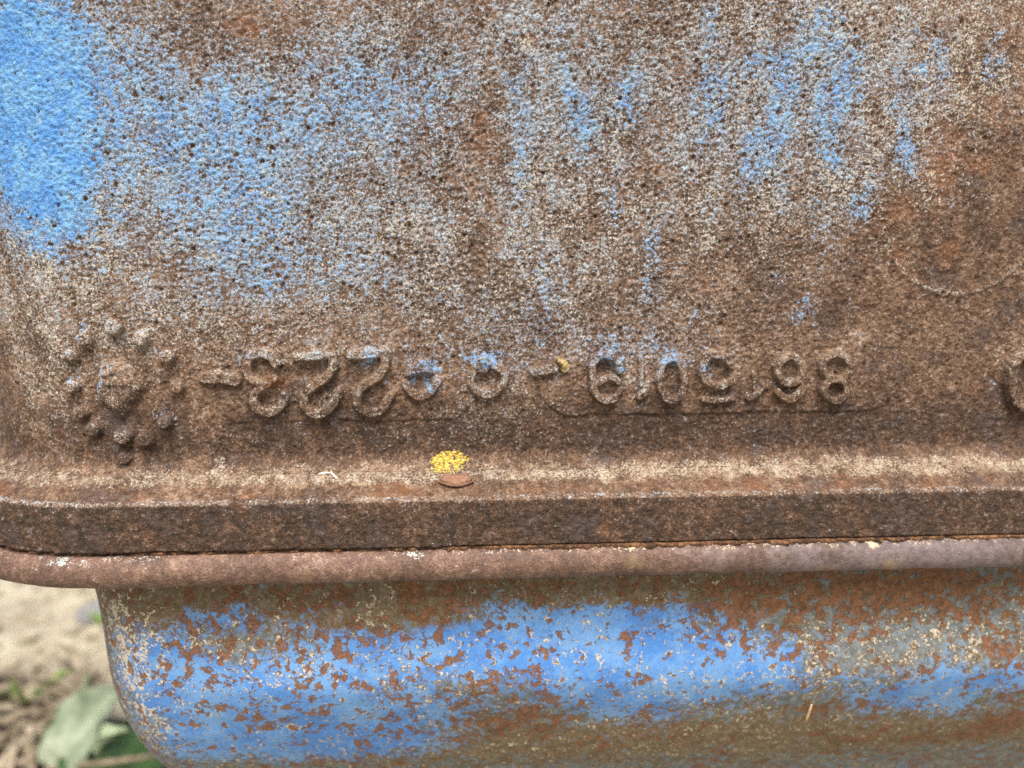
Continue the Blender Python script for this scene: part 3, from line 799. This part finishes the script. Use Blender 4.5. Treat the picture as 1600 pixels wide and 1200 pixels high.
# ================================================================== SMALL THINGS ON THE METAL
def ledge_point(px, py):
    """Point on the ledge slope under a photo position."""
    r = ray(px, py)
    best = None
    for k in range(400):
        t = 0.20 + 0.12 * k / 400
        p = CAM + r * t / (r[1] * 1.0) * 1.0 if False else CAM + r * (t / 1.0)
        o = -p[1]
        if o < o0: zz = Zl
        else: zz = zl_in + (e1[1] - zl_in) * (1 - (1 - min(1, (o - o0) / (e1[0] - o0))) ** 1.25)
        if o < 0.0052 and p[2] > Zl:
            f = 0.0052 * (1 - min(1, (p[2] - Zl) / 0.0062)) ** 2.4
            if o <= f: best = p; break
        elif p[2] <= zz: best = p; break
    return best if best is not None else p

# yellow lichen: a crust of small lobes over the fillet
rng = random.Random(5)
lv, lf = [], []
def add_blob(V, F, c, rx, ry, rz, seed, nu=8, nv=5, rough=0.25):
    rg = random.Random(seed); b = len(V)
    for j in range(nv + 1):
        th = math.pi * j / nv
        for i in range(nu):
            ph = 2 * math.pi * i / nu
            q = 1 + rough * (rg.random() - 0.5) * 2
            V.append((c[0] + rx * q * math.sin(th) * math.cos(ph), c[1] + ry * q * math.sin(th) * math.sin(ph), c[2] + rz * q * math.cos(th)))
    for j in range(nv):
        for i in range(nu):
            F.append((b + j * nu + i, b + j * nu + (i + 1) % nu, b + (j + 1) * nu + (i + 1) % nu, b + (j + 1) * nu + i))
for k in range(1500):
    a, q = rng.random() * 6.283, math.sqrt(rng.random())
    px, py = 701 + 30 * q * math.cos(a) + rng.gauss(0, 1.2), 723 + 17 * q * math.sin(a) + rng.gauss(0, 1.0) - 0.10 * (30 * q * math.cos(a))
    if q > 0.6 and rng.random() < 0.5: continue
    if fbm(np.array([px * 1.0]), np.array([py * 1.0]), 0.09, 2, 0.6, 77)[0] < -0.42: continue
    p = ledge_point(px, py)
    r = 0.00012 + 0.00034 * rng.random() ** 2.5
    add_blob(lv, lf, (p[0], p[1] - 0.00005, p[2] + 0.00005), r * 1.3, r * 0.7, r * 0.7, k, 6, 4, 0.4)
lich = mesh_obj('lichen', lv, lf, M_LICHEN, base=tuple(lv[0]))
lich.location = lv[0]
tag(lich, 'bright yellow crusty lichen patch above the rust flake on the ledge', 'lichen')

# curled rust flake: a broken disc piece leaning on the ledge
p0 = ledge_point(713, 752)
fv, ff = [], []
nu, nv = 26, 7
for layer, dy in ((0, 0.0), (1, 0.0009)):
    for j in range(nv + 1):
        for i in range(nu + 1):
            u, v = i / nu * 2 - 1, j / nv
            wdt = 0.0058 * (1 - 0.18 * v)
            edge = 0.00012 * math.sin(i * 2.1) + 0.00015 * math.sin(i * 0.9 + 2)
            arch = 0.0012 * u * u
            x = wdt * u
            z = 0.0002 - 0.0011 * (1 - u * u) * (1 - v) + v * (0.0034 * (0.72 + 0.45 * u * u) * (1 - abs(u) ** 7) - 0.0004) + edge * v
            y = -0.0019 * (1 - u * u) * (1 - 0.6 * v) + dy + 0.0010 * v - 0.0007 * math.exp(-((v - 0.38 - 0.15 * u * u) / 0.13) ** 2) + 0.00012 * math.sin(i * 1.7 + j * 2.3)
            fv.append((p0[0] + x, p0[1] - 0.0012 + y, p0[2] + z))
nb = (nu + 1) * (nv + 1)
for j in range(nv):
    for i in range(nu):
        a = j * (nu + 1) + i
        ff.append((a, a + 1, a + nu + 2, a + nu + 1)); ff.append((nb + a, nb + a + nu + 1, nb + a + nu + 2, nb + a + 1))
for i in range(nu):
    ff.append((i, nb + i, nb + i + 1, i + 1)); a = nv * (nu + 1) + i; ff.append((a, a + 1, nb + a + 1, nb + a))
for j in range(nv):
    a = j * (nu + 1); ff.append((a, a + nu + 1, nb + a + nu + 1, nb + a)); a += nu; ff.append((a, nb + a, nb + a + nu + 1, a + nu + 1))
flake = mesh_obj('rust_flake', fv, ff, M_FLAKE, base=tuple(p0)); flake.location = p0
tag(flake, 'curved brown rust flake lying on the ledge below yellow lichen', 'rust flake')

# oval lump stuck beside the dash
la, lb = sz(870, 557), sz(887, 580)
lv, lf = [], []
n = 18
for k in range(n + 1):
    t = k / n
    r = 0.00165 * math.sqrt(max(0.02, 1 - (2 * t - 1) ** 2)) * (0.85 + 0.35 * t)
    for i in range(14):
        a = 2 * math.pi * i / 14
        q = 1 + 0.13 * math.sin(3 * a + 7 * t) + 0.10 * math.sin(k * 2.1) + 0.08 * (rng.random() - 0.5)
        nx, nz = -(lb[1] - la[1]), (lb[0] - la[0])
        L = math.hypot(nx, nz); nx, nz = nx / L, nz / L
        lv.append((la[0] + (lb[0] - la[0]) * t + nx * r * q * math.cos(a) + 0.0003 * math.sin(4 * t), -0.0012 - r * q * 0.9 * math.sin(a) - 0.0004 * t, la[1] + (lb[1] - la[1]) * t + nz * r * q * math.cos(a)))
for k in range(n):
    for i in range(14):
        lf.append((k * 14 + i, k * 14 + (i + 1) % 14, (k + 1) * 14 + (i + 1) % 14, (k + 1) * 14 + i))
lf += [tuple(range(13, -1, -1)), tuple(n * 14 + i for i in range(14))]
lump = mesh_obj('oval_lump', lv, lf, M_LUMP, base=lv[0]); lump.location = lv[0]
tag(lump, 'small crusty ochre and black oval lump stuck beside the middle dash', 'lump')

def tube(name, pts, rad, mat, nside=7, flat=1.0, parent=None):
    P = np.array(pts, float); V, F = [], []
    for k in range(len(P)):
        t = P[min(k + 1, len(P) - 1)] - P[max(k - 1, 0)]
        t /= np.linalg.norm(t)
        a = np.cross(t, (0.12, 0.9, 0.3)); a /= np.linalg.norm(a); b = np.cross(t, a)
        r = rad[k] if hasattr(rad, '__len__') else rad
        for i in range(nside):
            an = 2 * math.pi * i / nside
            V.append(P[k] + a * r * math.cos(an) + b * r * flat * math.sin(an))
    for k in range(len(P) - 1):
        for i in range(nside):
            F.append((k * nside + i, k * nside + (i + 1) % nside, (k + 1) * nside + (i + 1) % nside, (k + 1) * nside + i))
    F += [tuple(range(nside - 1, -1, -1)), tuple((len(P) - 1) * nside + i for i in range(nside))]
    o = mesh_obj(name, V, F, mat, parent, base=tuple(P[0]) if parent is None else None)
    if parent is None: o.location = P[0]
    return o

def on_ledge(pxs, lift=0.0003):
    return [ledge_point(*p) + np.array([0, -lift * 0.5, lift]) for p in pxs]
f1 = tube('plant_fibre', on_ledge([(498, 742), (506, 740), (516, 740)]), 0.00032, M_FIBRE)
tag(f1, 'short white fibre lying level on the ledge, left of its tilted twin', 'plant fibre', 'white fibres on the ledge')
f2 = tube('plant_fibre', on_ledge([(517, 739), (522, 744), (527, 749)]), 0.00034, M_FIBRE)
tag(f2, 'short white fibre lying slanted on the ledge, right of its level twin', 'plant fibre', 'white fibres on the ledge')

def on_pan(px, py, lift):
    """Nearest body vertex along a sight line."""
    r = ray(px, py); r = r / np.linalg.norm(r)
    V = np.stack([X, Y, Z3], -1)[::2, ::2].reshape(-1, 3) - CAM
    t = V @ r
    dd = np.linalg.norm(V - t[:, None] * r, axis=1) + (t > 0.34) * 9
    k = int(np.argmin(dd))
    return CAM + V[k] - r * lift
st = tube('straw_bit', [on_pan(1269, 1100, 0.0006), on_pan(1266, 1112, 0.0007), on_pan(1262, 1122, 0.0005), on_pan(1260, 1127, 0.0004)], [0.00028, 0.0005, 0.00052, 0.0002], M_STRAW)
tag(st, 'tiny pale straw bit stuck upright on the rusty patch of the pan', 'straw')

# ================================================================== GROUND AND PLANTS BEHIND
M_SOIL = Mat('pale_sandy_soil')
def soil():
    m = M_SOIL
    a = m.noise(14, 5, 0.6, seed=61); b = m.noise(60, 5, 0.65, seed=62); c = m.noise(300, 3, 0.6, seed=63)
    f = a * 0.4 + b * 0.4 + c * 0.2
    col = m.ramp(f, [(0.34, (0.11, 0.085, 0.055)), (0.44, (0.24, 0.21, 0.155)), (0.54, (0.37, 0.34, 0.265)), (0.66, (0.45, 0.42, 0.34))])
    return m.out(col, 0.95, b * 0.6 + c * 0.4, 0.004, 0.8, 0.2)
soil()
gx = spacing([(-40, -3, 2.0), (-3, -1.2, 0.1), (-1.2, 0.3, 0.009), (0.3, 3, 0.15), (3, 40, 2.0)])
gy = spacing([(-40, -1, 2.0), (-1, 0.1, 0.1), (0.1, 1.5, 0.009), (1.5, 4, 0.1), (4, 60, 2.0)])
GX, GY = np.meshgrid(gx, gy)
def ground_z(x, y):
    return 0.012 * fbm(x, y, 5, 2, 0.5, 141) + 0.010 * fbm(x, y, 16, 3, 0.55, 142) + 0.004 * fbm(x, y, 70, 2, 0.6, 143)
near = sstep(3.5, 1.0, np.hypot(GX, GY - 0.5))
GZ = ground_z(GX, GY) * near
soil_o = mesh_obj('soil', np.stack([GX, GY, GZ], -1), grid_faces(*GX.shape), M_SOIL.m)
tag(soil_o, kind='structure')

def gpt(px, py, up=0.0):
    r = ray(px, py); t = -(CAM[2] - up) / r[2]
    return CAM + r * t

def leaf_material(name, c0, c1, c2):
    m = Mat(name)
    a = m.noise(45, 4, 0.6, seed=hash_name(name)); b = m.noise(260, 3, 0.6, seed=66)
    col = m.ramp(a * 0.7 + b * 0.3, [(0.36, c0), (0.5, c1), (0.64, c2)])
    return m.out(col, 0.55, b, 0.0006, 0.6, 0.4)
M_LEAF = leaf_material('dusty_green_leaf', (0.11, 0.15, 0.09), (0.20, 0.245, 0.17), (0.32, 0.355, 0.275))
M_LEAF2 = leaf_material('pale_green_leaf', (0.16, 0.24, 0.12), (0.30, 0.38, 0.24), (0.42, 0.48, 0.34))
M_GREEN = leaf_material('fresh_green_blade', (0.09, 0.18, 0.03), (0.18, 0.32, 0.08), (0.28, 0.42, 0.14))
M_SHADED_GREEN = leaf_material('deep_green_leaf', (0.022, 0.05, 0.015), (0.04, 0.085, 0.025), (0.07, 0.13, 0.04))  # plant green with the shadow under the pan put into its colour
M_DRY = simple_material('dry_litter', [(0.32, (0.06, 0.05, 0.035)), (0.5, (0.23, 0.19, 0.135)), (0.68, (0.46, 0.41, 0.32))], 40, 0.9, 200, 0.001)
M_STONE = simple_material('grey_stone', [(0.3, (0.12, 0.12, 0.125)), (0.6, (0.26, 0.26, 0.27))], 70, 0.9, 300, 0.001)

def leaf(name, base, tip, width, mat, label, cat='leaf', arch=0.02, cup=0.012, group=None, shape=0.55, roll=0.0):
    base, tip = np.array(base, float), np.array(tip, float)
    ax = tip - base; L = np.linalg.norm(ax); ax /= L
    side = np.cross(ax, (0, 0, 1)); side /= np.linalg.norm(side)
    up = np.cross(side, ax)
    side, up = side * math.cos(roll) + up * math.sin(roll), up * math.cos(roll) - side * math.sin(roll)
    nu, nv = 24, 13
    V, F = [], []
    for lay, off in ((0, 0.0), (1, -0.0006)):
        for i in range(nu + 1):
            t = i / nu
            wv = width * (math.sin(math.pi * t ** shape) ** 0.8 + 0.02) * (1 + 0.05 * math.sin(t * 31) + 0.05 * math.sin(t * 13 + 1))
            for j in range(nv):
                q = j / (nv - 1) * 2 - 1
                rib = 0.0016 * math.exp(-(q / 0.09) ** 2) - 0.0009 * abs(math.sin((t * 9 + abs(q) * 2.2) * math.pi)) * (abs(q) > 0.1)
                V.append(base + ax * (L * t + 0.0) + side * q * wv + up * (arch * math.sin(math.pi * t) + cup * q * q + 0.003 * math.sin(9 * t + 4 * q) - rib + off))
    nb = (nu + 1) * nv
    for i in range(nu):
        for j in range(nv - 1):
            a = i * nv + j
            F.append((a, a + nv, a + nv + 1, a + 1)); F.append((nb + a, nb + a + 1, nb + a + nv + 1, nb + a + nv))
        for j, sgn in ((0, 1), (nv - 1, -1)):
            a = i * nv + j
            F.append((a, nb + a, nb + a + nv, a + nv) if sgn > 0 else (a, a + nv, nb + a + nv, nb + a))
    o = mesh_obj(name, V, F, mat, base=tuple(base)); o.location = base
    return tag(o, label, cat, group)

leaf('broad_leaf', gpt(92, 1222, 0.02), gpt(214, 1078, 0.05), 0.026, M_LEAF, 'broad dusty green leaf on the soil at the lower left', 'leaf', 0.02, 0.012)
leaf('pale_leaf', gpt(155, 1182, 0.05), gpt(200, 1140, 0.07), 0.008, M_LEAF2, 'small pale green leaf tip beside the broad leaf, near the pan', 'leaf', 0.008, 0.004)
leaf('shaded_gap_leaf', gpt(150, 1250, 0.02), gpt(250, 1130, 0.02), 0.045, M_SHADED_GREEN, 'green leaf darkened to stand for the shaded gap under the pan edge', 'leaf', 0.01, 0.01)
tw = tube('dry_stem', [gpt(120, 1196, 0.05), gpt(180, 1190, 0.055), gpt(250, 1180, 0.05)], [0.0026, 0.0022, 0.002], M_DRY)
tag(tw, 'dry beige stem lying across the dark leaf below the pan', 'stem')

def blade_pts(b, t, bow, n=9):
    b, t = np.array(b), np.array(t)
    return [b + (t - b) * k / (n - 1) + np.array([0, 0, bow * math.sin(math.pi * k / (n - 1))]) for k in range(n)]
def blade(name, b, t, bow, wid, mat, parent=None):
    n = 9
    return tube(name, blade_pts(b, t, bow, n), [wid * (0.6 + 0.6 * math.sin(math.pi * min(1, k / (n - 1) + 0.15)) ) * (1.0 - 0.92 * (k / (n - 1)) ** 3) for k in range(n)], mat, 6, 0.18, parent)
tuft = empty('grass_tuft', gpt(45, 1105, 0.0))
tag(tuft, 'small green grass tuft with two spread blades on the soil', 'grass tuft')
b0 = gpt(45, 1108, 0.02)
blade('blade', b0 + np.array([-0.004, 0, -0.012]), gpt(18, 1058, 0.07), 0.004, 0.007, M_GREEN, tuft)
blade('blade', b0 + np.array([0.004, 0, -0.012]), gpt(116, 1044, 0.07), 0.012, 0.0055, M_GREEN, tuft)
blade('blade', b0 + np.array([0.0, 0.004, -0.012]), gpt(66, 1072, 0.06), 0.006, 0.005, M_GREEN, tuft)
b2 = blade('grass_sprig', gpt(170, 985, 0.0), gpt(135, 955, 0.03), 0.004, 0.008, M_GREEN); tag(b2, 'short green blade beside the grey stone, left of the pan', 'grass')
b3 = blade('grass_sprig', gpt(125, 1120, 0.02), gpt(142, 1040, 0.08), 0.004, 0.0035, M_LEAF2); tag(b3, 'thin pale grass blade rising behind the broad leaf', 'grass')
b4 = blade('grass_sprig', gpt(-14, 1115, 0.02), gpt(10, 1078, 0.05), 0.004, 0.007, M_GREEN); tag(b4, 'green blade at the left edge beside the grass tuft', 'grass')
V, F = [], []
add_blob(V, F, gpt(150, 962, 0.012), 0.022, 0.018, 0.016, 4, 14, 9, 0.12)
so = mesh_obj('stone', V, F, M_STONE, base=V[0]); so.location = V[0]
tag(so, 'grey stone on the soil close to the pan edge', 'stone')

# dry litter and clods: too many to count
V, F = [], []
rg = random.Random(8)
for k in range(520):
    px, py = rg.uniform(-60, 140), rg.gauss(1165, 42)
    if py < 1080: continue
    b = gpt(px, py, 0.0); b[2] = ground_z(np.array([b[0]]), np.array([b[1]]))[0] + rg.uniform(0.004, 0.04)
    a = rg.uniform(0, 6.28); L = rg.uniform(0.010, 0.05)
    t = b + np.array([math.cos(a) * L, math.sin(a) * L, rg.uniform(-0.01, 0.018)])
    m_ = (b + t) / 2 + np.array([0, 0, rg.uniform(0, 0.008)])
    sd_ = np.array([-math.sin(a), math.cos(a), rg.uniform(-0.4, 0.4)]) * rg.uniform(0.001, 0.0065)
    n0 = len(V)
    V += [b - sd_, b + sd_, m_ + sd_ * 1.3, m_ - sd_ * 1.3, t + sd_ * 0.2, t - sd_ * 0.2]
    F += [(n0, n0 + 1, n0 + 2, n0 + 3), (n0 + 3, n0 + 2, n0 + 4, n0 + 5)]
lit = mesh_obj('dry_litter', V, F, M_DRY, smooth=False)
tag(lit, 'tangle of dry grass and leaf bits on the soil', 'litter', kind='stuff')
V, F = [], []
for k in range(260):
    px, py = rg.uniform(-80, 200), rg.uniform(900, 1110)
    b = gpt(px, py, 0.0); b[2] = ground_z(np.array([b[0]]), np.array([b[1]]))[0]
    r = 0.003 + 0.010 * rg.random() ** 3
    add_blob(V, F, b, r, r, r * 0.7, k + 900, 7, 5, 0.25)
cl = mesh_obj('soil_clods', V, F, M_SOIL.m)
tag(cl, 'loose clods of pale sandy soil', 'soil', kind='stuff')
